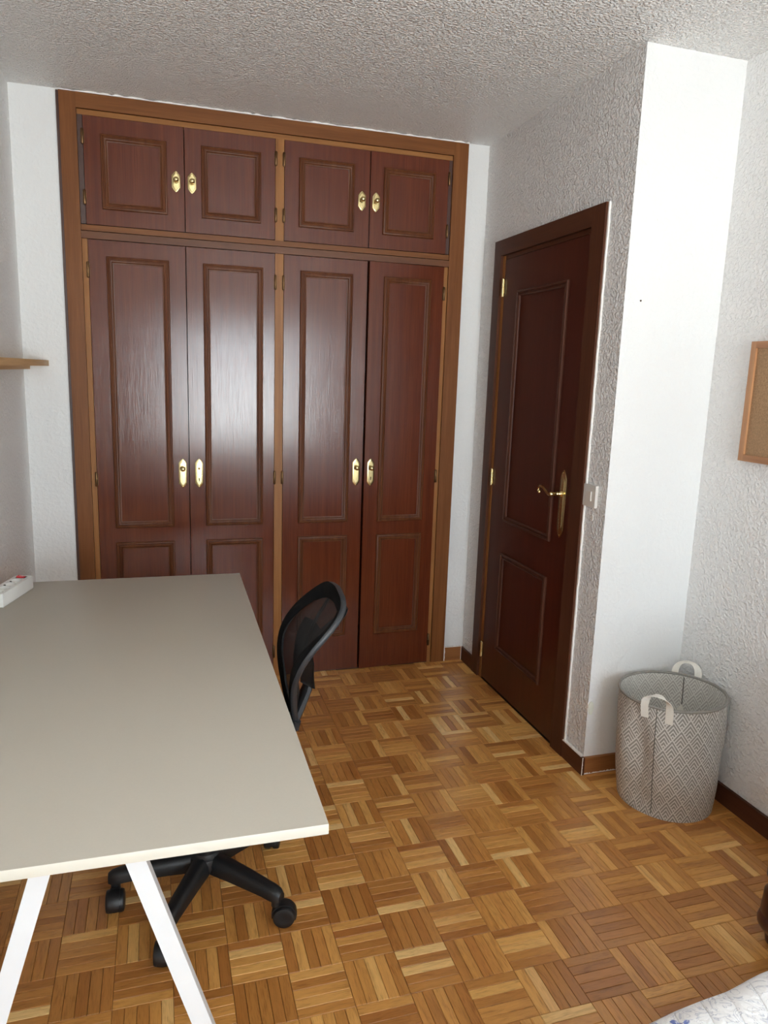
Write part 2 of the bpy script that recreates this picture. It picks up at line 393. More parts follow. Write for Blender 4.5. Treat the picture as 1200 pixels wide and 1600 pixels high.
struct('ceiling', M['ceil'], 'white rough-cast plaster ceiling', (XL-T, XR+T, YW-.25, YB+.75, H, H+.1))

# window behind the camera
wn = bpy.data.objects.new('window_1', None); COL.objects.link(wn); wn.location = ((x0+x1)/2, YW-.2, z0)
tag(wn, 'white two-sash window', None, None, 'structure')
bm = newbm()
for b in ((x0, x0+.05, z0, z1), (x1-.05, x1, z0, z1), (x0+.05, x1-.05, z0, z0+.05), (x0+.05, x1-.05, z1-.05, z1)):
    box(bm, b[0], b[1], YW-.22, YW-.16, b[2], b[3])
obj('window_frame', bm, M['sash'], wn)
xm = (x0+x1)/2
for a, b in ((x0+.05, xm), (xm, x1-.05)):
    bm = newbm()
    for c in ((a, a+.045, z0+.05, z1-.05), (b-.045, b, z0+.05, z1-.05), (a+.045, b-.045, z0+.05, z0+.095), (a+.045, b-.045, z1-.095, z1-.05)):
        box(bm, c[0], c[1], YW-.205, YW-.165, c[2], c[3])
    s = obj('sash', bm, M['sash'], wn)
    bx('pane', M['glass'], s, a+.045, b-.045, YW-.187, YW-.183, z0+.095, z1-.095)
bx('window_sill', M['sash'], wn, x0-.03, x1+.03, YW-.16, YW+.04, z0-.03, z0)

# baseboards
BH, BT = .068, .012
def board(name, label, mat, *d):
    bm = newbm(); box(bm, *d); bevel(bm, .002, 1)
    return tag(obj(name, bm, mat), label, None, None, 'structure')
board('baseboard_left', 'brown wooden baseboard along the left wall', M['base_shade_y'], XL, XL+BT, YW, YB, 0, BH)
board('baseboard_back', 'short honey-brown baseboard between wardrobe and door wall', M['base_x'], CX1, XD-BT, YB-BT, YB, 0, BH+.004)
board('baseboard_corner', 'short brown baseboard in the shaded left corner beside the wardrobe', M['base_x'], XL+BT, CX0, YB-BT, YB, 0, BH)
board('baseboard_entry', 'short baseboard in shade-darkened brown between the door casing and wall corner', M['base_shade_y'], XD-BT, XD, Y1-BT, 2.318, 0, BH)
board('baseboard_hinge', 'baseboard stub in shade-darkened brown between back corner and door casing', M['base_shade_y'], XD-BT, XD, 3.192, YB, 0, BH)
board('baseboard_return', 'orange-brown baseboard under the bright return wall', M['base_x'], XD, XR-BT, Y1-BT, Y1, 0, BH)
board('baseboard_right', 'brown baseboard with shade put into its colour along the right wall', M['base_shade_y'], XR-BT, XR, YW, Y1, 0, BH)

# ragged white paint lines along the woodwork (children of the walls they belong to)
def paint_line(parent, p0, p1, wdir, ndir, w0=.004, n=60, amp=.0025, thick=.0012):
    p0, p1, wdir, ndir = map(Vector, (p0, p1, wdir, ndir)); bm = newbm(); prev = None
    for i in range(n+1):
        c = p0.lerp(p1, i/n); a = w0+random.uniform(-amp, amp)*(1 if random.random() > .3 else .3); a = max(.0008, a)
        q = [bm.verts.new(c+ndir*thick), bm.verts.new(c+wdir*a+ndir*thick), bm.verts.new(c+wdir*(a+.0008)), bm.verts.new(c)]
        if prev:
            for k in range(4): bm.faces.new((prev[k], prev[(k+1) % 4], q[(k+1) % 4], q[k]))
        prev = q
    return obj('paint_edge', bm, M['paint'], parent)
paint_line(wd, (XD, 2.3185, BH), (XD, 2.3185, 2.054), (0, -1, 0), (-1, 0, 0), .007, 90, .0025, .006)
paint_line(wd, (XD-.003, 2.3185, 2.053), (XD-.003, 3.19, 2.053), (0, 0, 1), (-1, 0, 0), .002, 50, .0015)
paint_line(wd, (XD-.0005, Y1, BH+.001), (XD-.0005, 2.318, BH+.001), (0, 0, 1), (-1, 0, 0), .004, 14, .002, .012)
paint_line(wr, (XD-.012, Y1-.0125, .0), (XD-.012, Y1-.0125, BH+.003), (1, 0, 0), (0, -1, 0), .003, 12, .001)
paint_line(wr, (XD, Y1-.0115, .003), (XR-.2, Y1-.0115, .003), (0, 0, 1), (0, -1, 0), .004, 40, .004)
paint_line(wb, (CX0, YB-.017, CZT+.0005), (CX1, YB-.017, CZT+.0005), (0, 0, 1), (0, -1, 0), .0045, 110, .0035)
paint_line(wb, (CX1+.001, YB-.0125, 0), (CX1+.001, YB-.0125, BH+.01), (1, 0, 0), (0, -1, 0), .0045, 10, .002)
paint_line(wb, (CX1+.001, YB-.0115, BH+.004), (XD-.012, YB-.0115, BH+.004), (0, 0, 1), (0, -1, 0), .003, 14, .002)
paint_line(wb, (XD-.014, YB-.0125, .0), (XD-.014, YB-.0125, BH+.012), (1, 0, 0), (0, -1, 0), .003, 10, .001)
paint_line(wb, (CX1+.001, YB-.001, BH), (CX1+.001, YB-.001, 2.49), (1, 0, 0), (0, -1, 0), .004, 90, .003, .002)
def blob(parent, name, c, ra, rb, U, V, Wd, mat, th=.0025):
    bm = newbm(); out = [(ra*math.cos(a)*(1+.1*math.sin(3*a)), rb*math.sin(a)) for a in [2*PI*k/20 for k in range(20)]]
    prism(bm, out, c, U, V, Wd, th); bevel(bm, .0008, 1); return obj(name, bm, mat, parent)
tag(blob(wr, 'paint_drip', (XD+.012, Y1, .262), .011, .026, (1, 0, 0), (0, 0, 1), (0, -1, 0), M['stain'], .003), 'yellowed raised drip of paint')
tag(blob(wd, 'paint_chip', (XD, 2.262, .965), .006, .012, (0, 1, 0), (0, 0, 1), (-1, 0, 0), M['paint'], .002), 'white raised fleck of plaster')

tag(blob(wr, 'paint_nick', (1.555, Y1, 1.720), .0035, .003, (1, 0, 0), (0, 0, 1), (0, -1, 0), M['joint'], .0012), 'small dark nick in the plaster')
# ------------------------------------------------------------------ floor: mosaic parquet, five strips to a square
fb = newbm(); box(fb, XL-T, XR+T, YW-.25, YB+.75, -.06, -.009)
floor = tag(obj('floor', fb, M['joint']), 'honey oak mosaic parquet floor', None, None, 'structure')
GX, GY, PX, PY = .409, 1.676, .1355, .134
def project(P):
    d = Vector(P)-Vector((0, 0, CZ)); z = d.dot(fw)
    if z <= .05: return None
    return (600+FPX*d.dot(RT)/z, 800-FPX*d.dot(UP)/z, z)
def hidden(x, y):
    for zz, ax, bxx, ay, by in ((.735, -.52, .25, 1.05, 2.57), (.44, .55, XR, -1.2, .84), (.4, 1.53, XR, 1.82, 2.15), (.2, 1.55, XR, 1.85, 2.15)):
        t = (CZ-zz)/CZ; hx, hy = x*t, y*t
        if ax < hx < bxx and ay < hy < by: return True
    return False
# tones read off the photograph for squares near the middle of the picture: (column, row): five tones
strips = []
ix0, ix1 = int(math.floor((XL-GX)/PX)), int(math.floor((XR-GX)/PX))
iy0, iy1 = int(math.floor((YW-GY)/PY)), int(math.floor((YB-GY)/PY))
for i in range(ix0, ix1+1):
    for j in range(iy0, iy1+1):
        ax, ay = GX+PX*i, GY+PY*j
        alongy = (i+j) % 2 == 0
        sq = random.gauss(.5, .10)
        for s in range(5):
            g = .00045
            if alongy: d = [ax+PX*s/5+g, ax+PX*(s+1)/5-g, ay+g, ay+PY-g]
            else: d = [ax+g, ax+PX-g, ay+PY*s/5+g, ay+PY*(s+1)/5-g]
            d = [max(d[0], XL+BT*.6), min(d[1], XR-BT*.6), max(d[2], YW), min(d[3], YB-.004)]
            cx, cy = (d[0]+d[1])/2, (d[2]+d[3])/2
            if cx > XD-.004 and cy > Y1-.004: continue
            if d[1] > XD-.004 and cy > Y1-.004: d[1] = XD-.004
            if d[3] > Y1-.004 and cx > XD-.004: d[3] = Y1-.004
            if d[1]-d[0] < .003 or d[3]-d[2] < .003: continue
            tone = min(.98, max(.02, random.gauss(sq, .15)))
            if random.random() < .07: tone = random.uniform(.02, .22)
            if random.random() < .07: tone = random.uniform(.78, .98)
            hue = max(0, min(1, random.gauss(.35, .25)))
            q = [project((x, y, 0)) for x, y in ((d[0], d[2]), (d[1], d[2]), (d[1], d[3]), (d[0], d[3]))]
            area = 0
            if all(q) and all(-20 < a[0] < 1220 and -20 < a[1] < 1640 for a in q) and not hidden(cx, cy):
                area = abs(sum(q[k][0]*q[(k+1) % 4][1]-q[(k+1) % 4][0]*q[k][1] for k in range(4)))/2
            strips.append((area, d, alongy, tone, hue))
strips.sort(key=lambda t: -t[0])
def strip_geo(bm, d, alongy, tone, hue, ox=0, oy=0):
    uvl = bm.loops.layers.uv.verify(); cl = bm.loops.layers.color.get('tone') or bm.loops.layers.color.new('tone')
    c = .0009; zt = random.uniform(-.00025, .0002); tl = random.uniform(-.00012, .00012)
    x0, x1, y0, y1 = d[0]-ox, d[1]-ox, d[2]-oy, d[3]-oy
    top = [bm.verts.new(p) for p in ((x0+c, y0+c, zt-tl), (x1-c, y0+c, zt+tl), (x1-c, y1-c, zt+tl), (x0+c, y1-c, zt-tl))]
    mid = [bm.verts.new(p) for p in ((x0, y0, zt-.0009), (x1, y0, zt-.0009), (x1, y1, zt-.0009), (x0, y1, zt-.0009))]
    bot = [bm.verts.new(p) for p in ((x0, y0, -.0085), (x1, y0, -.0085), (x1, y1, -.0085), (x0, y1, -.0085))]
    su, sv = random.uniform(0, 40), random.uniform(0, 40)
    fs = [bm.faces.new(top)]
    for A, B in ((top, mid), (mid, bot)):
        for k in range(4): fs.append(bm.faces.new((A[k], B[k], B[(k+1) % 4], A[(k+1) % 4])))
    for f in fs:
        for lp in f.loops:
            p = lp.vert.co; u, v = (p.y, p.x) if alongy else (p.x, p.y)
            lp[uvl].uv = (u+su, v+sv); lp[cl] = (tone, hue, .5, 1)
nind = sum(1 for s in strips[:300] if s[0] > 0)
for a, d, al, tn, hu in strips[:nind]:
    bm = newbm(); ox, oy = (d[0]+d[1])/2, (d[2]+d[3])/2
    strip_geo(bm, d, al, tn, hu, ox, oy)
    ob = obj('parquet_strip', bm, M['parquet'], floor, world=False, recalc=False, sharp=0); ob.location = (ox, oy, 0)
bm = newbm()
for a, d, al, tn, hu in strips[nind:]: strip_geo(bm, d, al, tn, hu)
tag(obj('parquet_strips', bm, M['parquet'], floor, world=False, recalc=False, sharp=0), kind='stuff')

# ------------------------------------------------------------------ hardware shared by wardrobe and door
def plate_outline(w, h, tip):
    hw, hh = w/2, h/2
    return [(-hw, -hh+tip), (-hw*.55, -hh+tip*.42), (-hw*.2, -hh+tip*.12), (0, -hh), (hw*.2, -hh+tip*.12), (hw*.55, -hh+tip*.42), (hw, -hh+tip),
            (hw, hh-tip), (hw*.55, hh-tip*.42), (hw*.2, hh-tip*.12), (0, hh), (-hw*.2, hh-tip*.12), (-hw*.55, hh-tip*.42), (-hw, hh-tip)]
def plate_bm(w, h, tip, O, U, V, Wd):
    bm = newbm(); O = Vector(O); U, V, Wd = map(Vector, (U, V, Wd))
    out = plate_outline(w, h, tip)
    loops = []
    for sc_u, sc_v, hh in ((1, 1, 0), (1, 1, .0012), (.9, .965, .0024), (.68, .86, .0026), (.60, .82, .0044), (.0, .0, .0048)):
        if sc_u == 0: loops.append([bm.verts.new(O+Wd*hh)])
        else: loops.append([bm.verts.new(O+U*(u*sc_u)+V*(v*sc_v)+Wd*hh) for u, v in out])
    n = len(out)
    for A, B in zip(loops, loops[1:]):
        for k in range(n):
            if len(B) == 1: bm.faces.new((A[k], A[(k+1) % n], B[0]))
            else: bm.faces.new((A[k], A[(k+1) % n], B[(k+1) % n], B[k]))
    bm.faces.new(loops[0][::-1])
    for v in (-h/2+tip*.33, h/2-tip*.33):      # screw heads
        lathe(bm, [(.0022, .001), (.0022, .0034), (.0014, .0042), (0, .0043)], O+V*v, (U, V, Wd), 8)
    return bm
def hinge_bm(O, h=.05, r=.0054, U=(1, 0, 0), Wd=(0, -1, 0)):
    """barrel with two knuckle gaps, finials and two thin leaves"""
    bm = newbm(); O = Vector(O)
    lathe(bm, [(0, -h/2-.004), (r*.6, -h/2-.003), (r, -h/2), (r, -.0012), (r*.8, -.0008), (r*.8, .0008), (r, .0012), (r, h/2), (r*.6, h/2+.003), (0, h/2+.004)], O, 'z', 12)
    U = Vector(U); Wd = Vector(Wd)
    for s in (-1, 1):
        prism(bm, [(s*.002, -h/2+.002), (s*(r+.0012), -h/2+.002), (s*(r+.0012), h/2-.002), (s*.002, h/2-.002)], O-Wd*.004, U, (0, 0, 1), Wd, .0016)
    return bm
MPROF = [(0, 0), (0, .006), (.003, .0095), (.007, .0105), (.010, .007), (.0125, .007), (.016, .0095), (.020, .0085), (.0235, .004), (.028, .003), (.028, 0)]

# ------------------------------------------------------------------ built-in wardrobe
YF = 3.330                                    # casing face
YD = 3.3345                                   # door face
wa = thing('wardrobe', 'large built-in reddish-brown wooden wardrobe with eight panelled doors and brass knobs', 'wardrobe', ((CX0+CX1)/2, YB, 0))
IX0, IX1, IZT = -.2805, 1.3115, 2.437
def casing(name, mat, *d):
    bm = newbm(); box(bm, *d); bevel(bm, .0025, 2); return obj(name, bm, mat, wa)
casing('casing', M['casing_z'], CX0+.010, IX0, YF, YB+.03, 0, CZT)
casing('edge_trim', M['jamb_dark'], CX0-.001, CX0+.0095, YF+.007, YB+.03, 0, CZT)
casing('casing', M['casing_z'], IX1, CX1, YF, YB+.03, 0, CZT)
casing('casing', M['casing_x'], IX0, IX1, YF, YB+.03, IZT, CZT)
# thin dark step where casing meets the inner frame, then the inner frame itself
YI = 3.3385
casing('head_strip', M['strip_x'], IX0+.001, IX1-.001, YI, YB+.03, 2.4155, IZT-.002)
UZ0, UZ1, LZ0, LZ1 = 2.0065, 2.4135, .006, 1.949
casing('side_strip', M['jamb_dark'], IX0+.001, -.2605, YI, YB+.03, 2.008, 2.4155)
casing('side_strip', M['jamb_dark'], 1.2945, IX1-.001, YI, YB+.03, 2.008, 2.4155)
casing('side_strip', M['strip_z'], IX0+.001, -.2585, YI, YB+.03, 0, 1.978)
casing('side_strip', M['strip_z'], 1.2925, IX1-.001, YI, YB+.03, 0, 1.978)
casing('rail', M['casing_x'], IX0+.001, IX1-.001, YD-.001, YB+.03, 1.9825, 2.0045)
casing('rail', M['rail_x'], IX0+.001, IX1-.001, YF-.004, YB+.03, 1.951, 1.9785)
casing('stile', M['strip_z'], .5025, .5395, YI-.002, YB+.03, 2.0045, 2.4155)
casing('stile', M['strip_z'], .5025, .5395, YI-.002, YB+.03, 0, 1.951)
# carcass behind the doors
bm = newbm()
cx0, cx1 = CX0+.025, CX1-.025
for b in ((cx0, cx0+.02, YB+.03, YB+.6, 0, 2.46), (cx1-.02, cx1, YB+.03, YB+.6, 0, 2.46), (cx0, cx1, YB+.6, YB+.62, 0, 2.46),
          (cx0, cx1, YB+.03, YB+.6, 2.44, 2.46), (cx0, cx1, YB+.03, YB+.6, 1.965, 1.985), (cx0, cx1, YB+.03, YB+.6, -.006, .004), (.511, .531, YB+.03, YB+.6, 0, 2.44)):
    box(bm, *b)
obj('carcass', bm, M['void'], wa)
bx('threshold', M['jamb_dark'], wa, IX0, IX1, YD+.006, YB+.03, 0, .004)

def wdoor(name, xa, xb, za, zb, hinge_left, mouldings, plate, hinges, knob=True, keyhole=False, ang=0, label=None, dy=0):
    hx = xa if hinge_left else xb
    bm = newbm(); box(bm, xa+.001, xb-.001, YD, YD+.022, za, zb); bevel(bm, .002, 2)
    d = obj(name, bm, M['door_wood'], wa, loc=(hx, YD+dy, za))
    if label: d['label'] = label
    def sub(nm, bm_, mat):                    # bm_ in world space before the door is swung
        xf(bm_, Matrix.Translation((-hx, -YD, -za)))
        return obj(nm, bm_, mat, d, world=False)
    for (a, b, c, e) in mouldings:
        f = newbm(); frame_sweep(f, a, b, c, e, MPROF, (0, YD, 0), (1, 0, 0), (0, 0, 1), (0, -1, 0))
        sub('panel_moulding', f, M['mould_wood'])
    px, pz0, pz1, pw, kz = plate
    U, V, Wd = (1, 0, 0), (0, 0, 1), (0, -1, 0)
    sub('handle_plate', plate_bm(pw, pz1-pz0, .019, (px, YD, (pz0+pz1)/2), U, V, Wd), M['brass'])
    f = newbm()
    ax = (Vector((1, 0, 0)), Vector((0, 0, 1)), Vector((0, -1, 0)))
    if knob:
        R = .0105 if zb > 2.1 else .0115
        lathe(f, [(.0062, .003), (.0062, .006), (.0048, .009), (.0048, .012), (R*.72, .015), (R, .019), (R, .023), (R*.86, .0275), (R*.5, .0305), (0, .0315)], (px, YD, kz), ax, 20)
        sub('knob', f, M['brass'])
    else:
        lathe(f, [(.0055, .003), (.0055, .0058), (.0045, .0060), (.0042, .0052), (0, .0050)], (px, YD, kz), ax, 16)
        sub('spindle_socket', f, M['brass_dark'])
    if keyhole:
        f = newbm(); prism(f, [(-.0016, -.009), (.0016, -.009), (.0014, -.001), (.0028, .002), (.0020, .0052), (0, .0064), (-.0020, .0052), (-.0028, .002), (-.0014, -.001)],
                           (px, YD-.0046, kz-.049), U, V, Wd, .0006)
        sub('keyhole', f, M['black'])
    for hz in hinges:
        sub('hinge', hinge_bm((hx+(-.002 if hinge_left else .002), YD-.004, hz), .052 if zb > 2.1 else .056), M['brass_dark'])
    d.rotation_euler = (0, 0, ang)
    return d
DXS = ((-.2595, .1255), (.127, .5015), (.5405, .921), (.923, 1.2935))
mo = ((-.196, .057), (.194, .440), (.604, .850), (.985, 1.229))
ml = ((-.189, .058), (.196, .450), (.614, .853), (.996, 1.228))
kx = (.092, .156, .886, .951); lkx = (.098, .168, .890, .958)
for k in range(4):
    wdoor('upper_door', *DXS[k], UZ0+.001, UZ1, k % 2 == 0, [(mo[k][0], mo[k][1], 2.068, 2.351)], (kx[k], 2.160, 2.244, .034, 2.206), (2.335, 2.108))
for k in range(4):
    xa, xb = DXS[k]
    if k == 0: xa = -.2575
    if k == 3: xb = 1.2915; xa = .926
    wdoor('lower_door', xa, xb, LZ0, LZ1, k % 2 == 0, [(ml[k][0], ml[k][1], .752, 1.887), (ml[k][0], ml[k][1], .182, .686)],
          (lkx[k], .926, 1.056, .035, 1.012), (1.83, .968, .125), knob=(k != 1), keyhole=(k in (1, 3)),
          ang=math.radians(2.2) if k == 3 else 0, label='door standing slightly ajar' if k == 3 else None)

# ------------------------------------------------------------------ room door
dr = bpy.data.objects.new('door_1', None); COL.objects.link(dr); dr.location = (XD, 2.755, 0)
tag(dr, 'dark mahogany panelled room door with brass lever handle', None, None, 'structure')
XF = XD-.0145
DY0, DY1, DZ = 2.3185, 3.192, 2.053
bm = newbm(); box(bm, XF, XD+.05, DY0, 2.4015, 0, DZ); bevel(bm, .003, 2); obj('door_casing', bm, M['dcasing_z'], dr)
bm = newbm(); box(bm, XF, XD+.05, 3.124, DY1, 0, DZ); bevel(bm, .003, 2); obj('door_casing', bm, M['dcasing_z'], dr)
bm = newbm(); box(bm, XF, XD+.05, 2.4015, 3.124, 1.986, DZ); bevel(bm, .003, 2); obj('door_casing', bm, M['dcasing_y'], dr)
bm = newbm(); box(bm, XD-.003, XD+.05, 3.100, 3.123, 0, 1.984); bevel(bm, .002, 1); tag(obj('jamb', bm, M['strip_z'], dr), 'lighter orange strip')
bm = newbm(); box(bm, XD-.001, XD+.05, 2.4015, 3.100, 1.968, 1.985); bevel(bm, .002, 1); obj('jamb', bm, M['dcasing_y'], dr)
XLf = XD-.002
bm = newbm(); box(bm, XLf, XLf+.036, 2.4035, 3.0985, .008, 1.966); bevel(bm, .003, 2)
leaf = obj('door_leaf', bm, M['leaf_wood'], dr)
LPROF = [(0, 0), (0, .006), (.003, .010), (.008, .011), (.011, .006), (.015, .006), (.018, .009), (.022, .007), (.025, .002), (.025, 0)]
for (a, b, c, e) in ((2.540, 2.958, .813, 1.822), (2.543, 2.958, .198, .664)):
    f = newbm(); frame_sweep(f, a, b, c, e, LPROF, (XLf, 0, 0), (0, 1, 0), (0, 0, 1), (-1, 0, 0)); obj('panel_moulding', f, M['leaf_mould'], leaf)
U, V, Wd = (0, 1, 0), (0, 0, 1), (-1, 0, 0)
f = plate_bm(.046, .268, .034, (XLf, 2.474, .977), U, V, Wd); obj('handle_plate', f, M['brass'], leaf)
f = newbm(); ax = (Vector((0, 1, 0)), Vector((0, 0, 1)), Vector((-1, 0, 0)))
lathe(f, [(.012, .003), (.012, .008), (.0085, .012), (.0065, .020), (.0085, .024), (.0065, .028), (.0065, .040), (.009, .044), (.009, .052), (.0055, .057), (0, .058)], (XLf, 2.474, 1.018), ax, 16)
pts = [(0, 0), (.012, -.004), (.028, -.003), (.045, .005), (.062, .014), (.080, .019), (.096, .016), (.105, .007), (.104, -.003), (.097, -.007)]
tube(f, [(XLf-.048, 2.474+a, 1.018+b) for a, b in pts], [.0065, .0066, .0062, .006, .0056, .005, .0046, .0044, .0046, .005], 10)
lathe(f, [(0, -.007), (.005, -.005), (.007, 0), (.005, .005), (0, .007)], (XLf-.048, 2.474+.096, 1.018-.006), 'x', 12)
obj('lever_handle', f, M['brass'], leaf)
bx('latch_mark', M['brass_dark'], leaf, XLf-.0006, XLf+.001, 2.408, 2.440, 1.0175, 1.0205)
for hz in (1.846, .996, .148):
    f = hinge_bm((XLf-.006, 3.1, hz), .075, .007, U=(0, 1, 0), Wd=(-1, 0, 0)); obj('hinge', f, M['brass'], dr)
bx('backing_panel', M['void'], dr, XD+.06, XD+.07, 2.39, 3.13, 0, 1.995)

# light switch
sw = thing('light_switch', 'ivory square light switch on the textured wall beside the door', 'switch', (XD, 2.283, 1.043))
bm = newbm(); box(bm, XD-.011, XD+.001, 2.240, 2.3165, 1.004, 1.083); bevel(bm, .0025, 3); obj('switch_plate', bm, M['wplastic_grey'], sw)
bm = newbm(); box(bm, XD-.0155, XD-.010, 2.263, 2.295, 1.026, 1.060)
for v in bm.verts:
    if v.co.x < XD-.012 and v.co.y > 2.28: v.co.x += .0028
bevel(bm, .0012, 2); obj('rocker', bm, M['wplastic_grey'], sw)

# cork board
cb = thing('cork_board', 'wood-framed cork notice board hanging on the right wall', 'notice board', (XR, 1.69, 1.40))
CY0, CY1, CZ0, CZ1 = 1.40, 2.0, 1.205, 1.594
fr = .021
for nm, mat, d in (('frame_rail', 'cork_frame_z', (CY1-fr, CY1, CZ0, CZ1)), ('frame_rail', 'cork_frame_z', (CY0, CY0+fr, CZ0, CZ1)),
                   ('frame_rail', 'cork_frame_y', (CY0+fr, CY1-fr, CZ1-fr, CZ1)), ('frame_rail', 'cork_frame_y', (CY0+fr, CY1-fr, CZ0, CZ0+fr))):
    bm = newbm(); box(bm, XR-.018, XR-.0005, *d); bevel(bm, .002, 2); obj(nm, bm, M[mat], cb)
bx('cork_panel', M['cork'], cb, XR-.010, XR-.001, CY0+fr-.004, CY1-fr+.004, CZ0+fr-.004, CZ1-fr+.004)

# wall shelf
sh = thing('wall_shelf', 'narrow pale wooden wall shelf at the left edge', 'shelf', (XL, 2.6, 1.45))
bm = newbm(); box(bm, XL, -.4255, 1.9, YB-.002, 1.4395, 1.4625); bevel(bm, .0015, 2); obj('shelf_board', bm, M['shelf'], sh)
bm = newbm(); box(bm, XL, -.497, 1.95, YB-.002, 1.4245, 1.4393); bevel(bm, .004, 2); obj('batten', bm, M['shelf'], sh)

# ------------------------------------------------------------------ desk
DZT, DTH = .735, .0185
ca = math.radians(-.65)
dk = thing('desk', 'large greige-topped desk with white A-frame legs against the left wall', 'desk', (-.13, 1.81, 0))
def dbox(bm, *d): return box(bm, *d)
bm = newbm(); box(bm, -.378, .3865, -.765, .765, DZT-DTH, DZT)
for f in bm.faces:
    if abs(f.normal.z) < .5: pass
bmesh.ops.recalc_face_normals(bm, faces=bm.faces)
bevel(bm, .0012, 2)
for f in bm.faces: f.material_index = 0 if f.normal.z > .9 else 1
tp = obj('tabletop', bm, [M['desk_top'], M['desk_edge']], dk, world=False)
LW, LD = .031, .022
for yy in (-.715, .69):
    tr = newbm(); box(tr, -.2, .2, yy-.012, yy+.034, DZT-DTH-.012, DZT-DTH); bevel(tr, .001, 1)
    trs = obj('trestle', tr, M['white_metal'], dk, world=False)
    for s in (-1, 1):
        bm = newbm()
        xt, xb_ = (.081, .293) if s > 0 else (-.045, -.258)
        zt = DZT-DTH-.012
        vs, fs = box(bm, -LW/2, LW/2, 0, LD, 0, 1)
        for v in vs:
            t = v.co.z; v.co.x += xb_*(1-t)+xt*t; v.co.z = t*zt; v.co.y += yy
        bevel(bm, .0015, 2); obj('leg', bm, M['white_metal'], trs, world=False)
    bm = newbm(); box(bm, -.245, .267, yy+.002, yy+LD-.002, .10, .122); bevel(bm, .0012, 1)
    # low crossbar, kept under the picture frame for the near trestle
    if yy > 0: obj('crossbar', bm, M['white_metal'], trs, world=False)
    else: bm.free()
dk.rotation_euler = (0, 0, ca)

# power strip on the desk
ps = thing('power_strip', 'white four-socket power strip with a red switch on the desk', 'power strip', (-.4515, 2.3085, DZT))
ps.rotation_euler = (0, 0, math.radians(-15))
PW, PL_, PH = .052, .205, .042          # local: x to the left is negative, y along
bm = newbm(); b2 = []
# sides and bottom
def psbox():
    vs, fs = box(bm, -PW, 0, 0, PL_, 0, PH)
    bmesh.ops.recalc_face_normals(bm, faces=bm.faces)
    top = [f for f in bm.faces if f.normal.z > .9]; bmesh.ops.delete(bm, geom=top, context='FACES_ONLY')
psbox()
cells = [(.002+.040*k, .002+.040*(k+1)) for k in range(4)]
def ring_cell(ya, yb, r=.0185, seg=32):
    cx, cy = -PW/2, (ya+yb)/2; hx, hy = PW/2, (yb-ya)/2
    angs = sorted([2*PI*k/seg for k in range(seg)]+[math.atan2(sy*hy, sx*hx) % (2*PI) for sx in (-1, 1) for sy in (-1, 1)])
    n = len(angs); inn, outr, low = [], [], []
    for a in angs:
        c, s_ = math.cos(a), math.sin(a); t = min(hx/abs(c) if abs(c) > 1e-9 else 1e9, hy/abs(s_) if abs(s_) > 1e-9 else 1e9)
        inn.append(bm.verts.new((cx+r*c, cy+r*s_, PH))); outr.append(bm.verts.new((cx+t*c, cy+t*s_, PH)))
        low.append(bm.verts.new((cx+(r-.001)*c, cy+(r-.001)*s_, PH-.013)))
    for k in range(n):
        k2 = (k+1) % n
        bm.faces.new((inn[k], outr[k], outr[k2], inn[k2])); bm.faces.new((low[k], inn[k], inn[k2], low[k2]))
    bm.faces.new(low)
ys_ = [0, .002]
for a, b in cells: ring_cell(a, b)
bm.faces.new([bm.verts.new(p) for p in ((-PW, 0, PH), (0, 0, PH), (0, .002, PH), (-PW, .002, PH))])
bm.faces.new([bm.verts.new(p) for p in ((-PW, .162, PH), (0, .162, PH), (0, PL_, PH), (-PW, PL_, PH))])
bmesh.ops.remove_doubles(bm, verts=bm.verts, dist=.00005)
es = [e for e in bm.edges if len(e.link_faces) == 2 and e.calc_face_angle(0) > 1.2 and all(v.co.z > PH-.001 or v.co.z < .001 or True for v in e.verts)
      and all(abs(v.co.x) < 1e-4 or abs(v.co.x+PW) < 1e-4 or v.co.y < 1e-4 or v.co.y > PL_-1e-4 for v in e.verts)]
bmesh.ops.bevel(bm, geom=es, offset=.003, segments=3, profile=.5, affect='EDGES', clamp_overlap=True)
obj('housing', bm, M['wplastic'], ps, world=False, recalc=True)
for a, b in cells:
    bm = newbm(); cx, cy = -PW/2, (a+b)/2
    for s in (-1, 1):
        box(bm, cx+s*.0165-.0025, cx+s*.0165+.0025, cy-.003, cy+.003, PH-.0125, PH-.002)
    for s in (-1, 1): lathe(bm, [(.0025, PH-.0128), (.0025, PH-.0122)], (cx, cy+s*.0095, 0), 'z', 10)
    obj('socket_contacts', bm, M['dark_metal'], ps, world=False)
bm = newbm(); box(bm, -PW/2-.0145, -PW/2+.0145, .170, .190, PH-.001, PH+.0006); obj('switch_bezel', bm, M['black'], ps, world=False)
bm = newbm(); vs, fs = box(bm, -PW/2-.0115, -PW/2+.0115, .1725, .1875, PH, PH+.002)
for v in vs:
    if v.co.z > PH+.001 and v.co.x < -PW/2: v.co.z += .004
bevel(bm, .0006, 1); obj('switch', bm, M['red'], ps, world=False)

# ------------------------------------------------------------------ office chair (faces the desk, -x)
HC = (.095, 1.875)
ch = thing('office_chair', 'black mesh-back swivel office chair pushed under the desk', 'chair', (HC[0], HC[1], 0))
cx, cy = HC
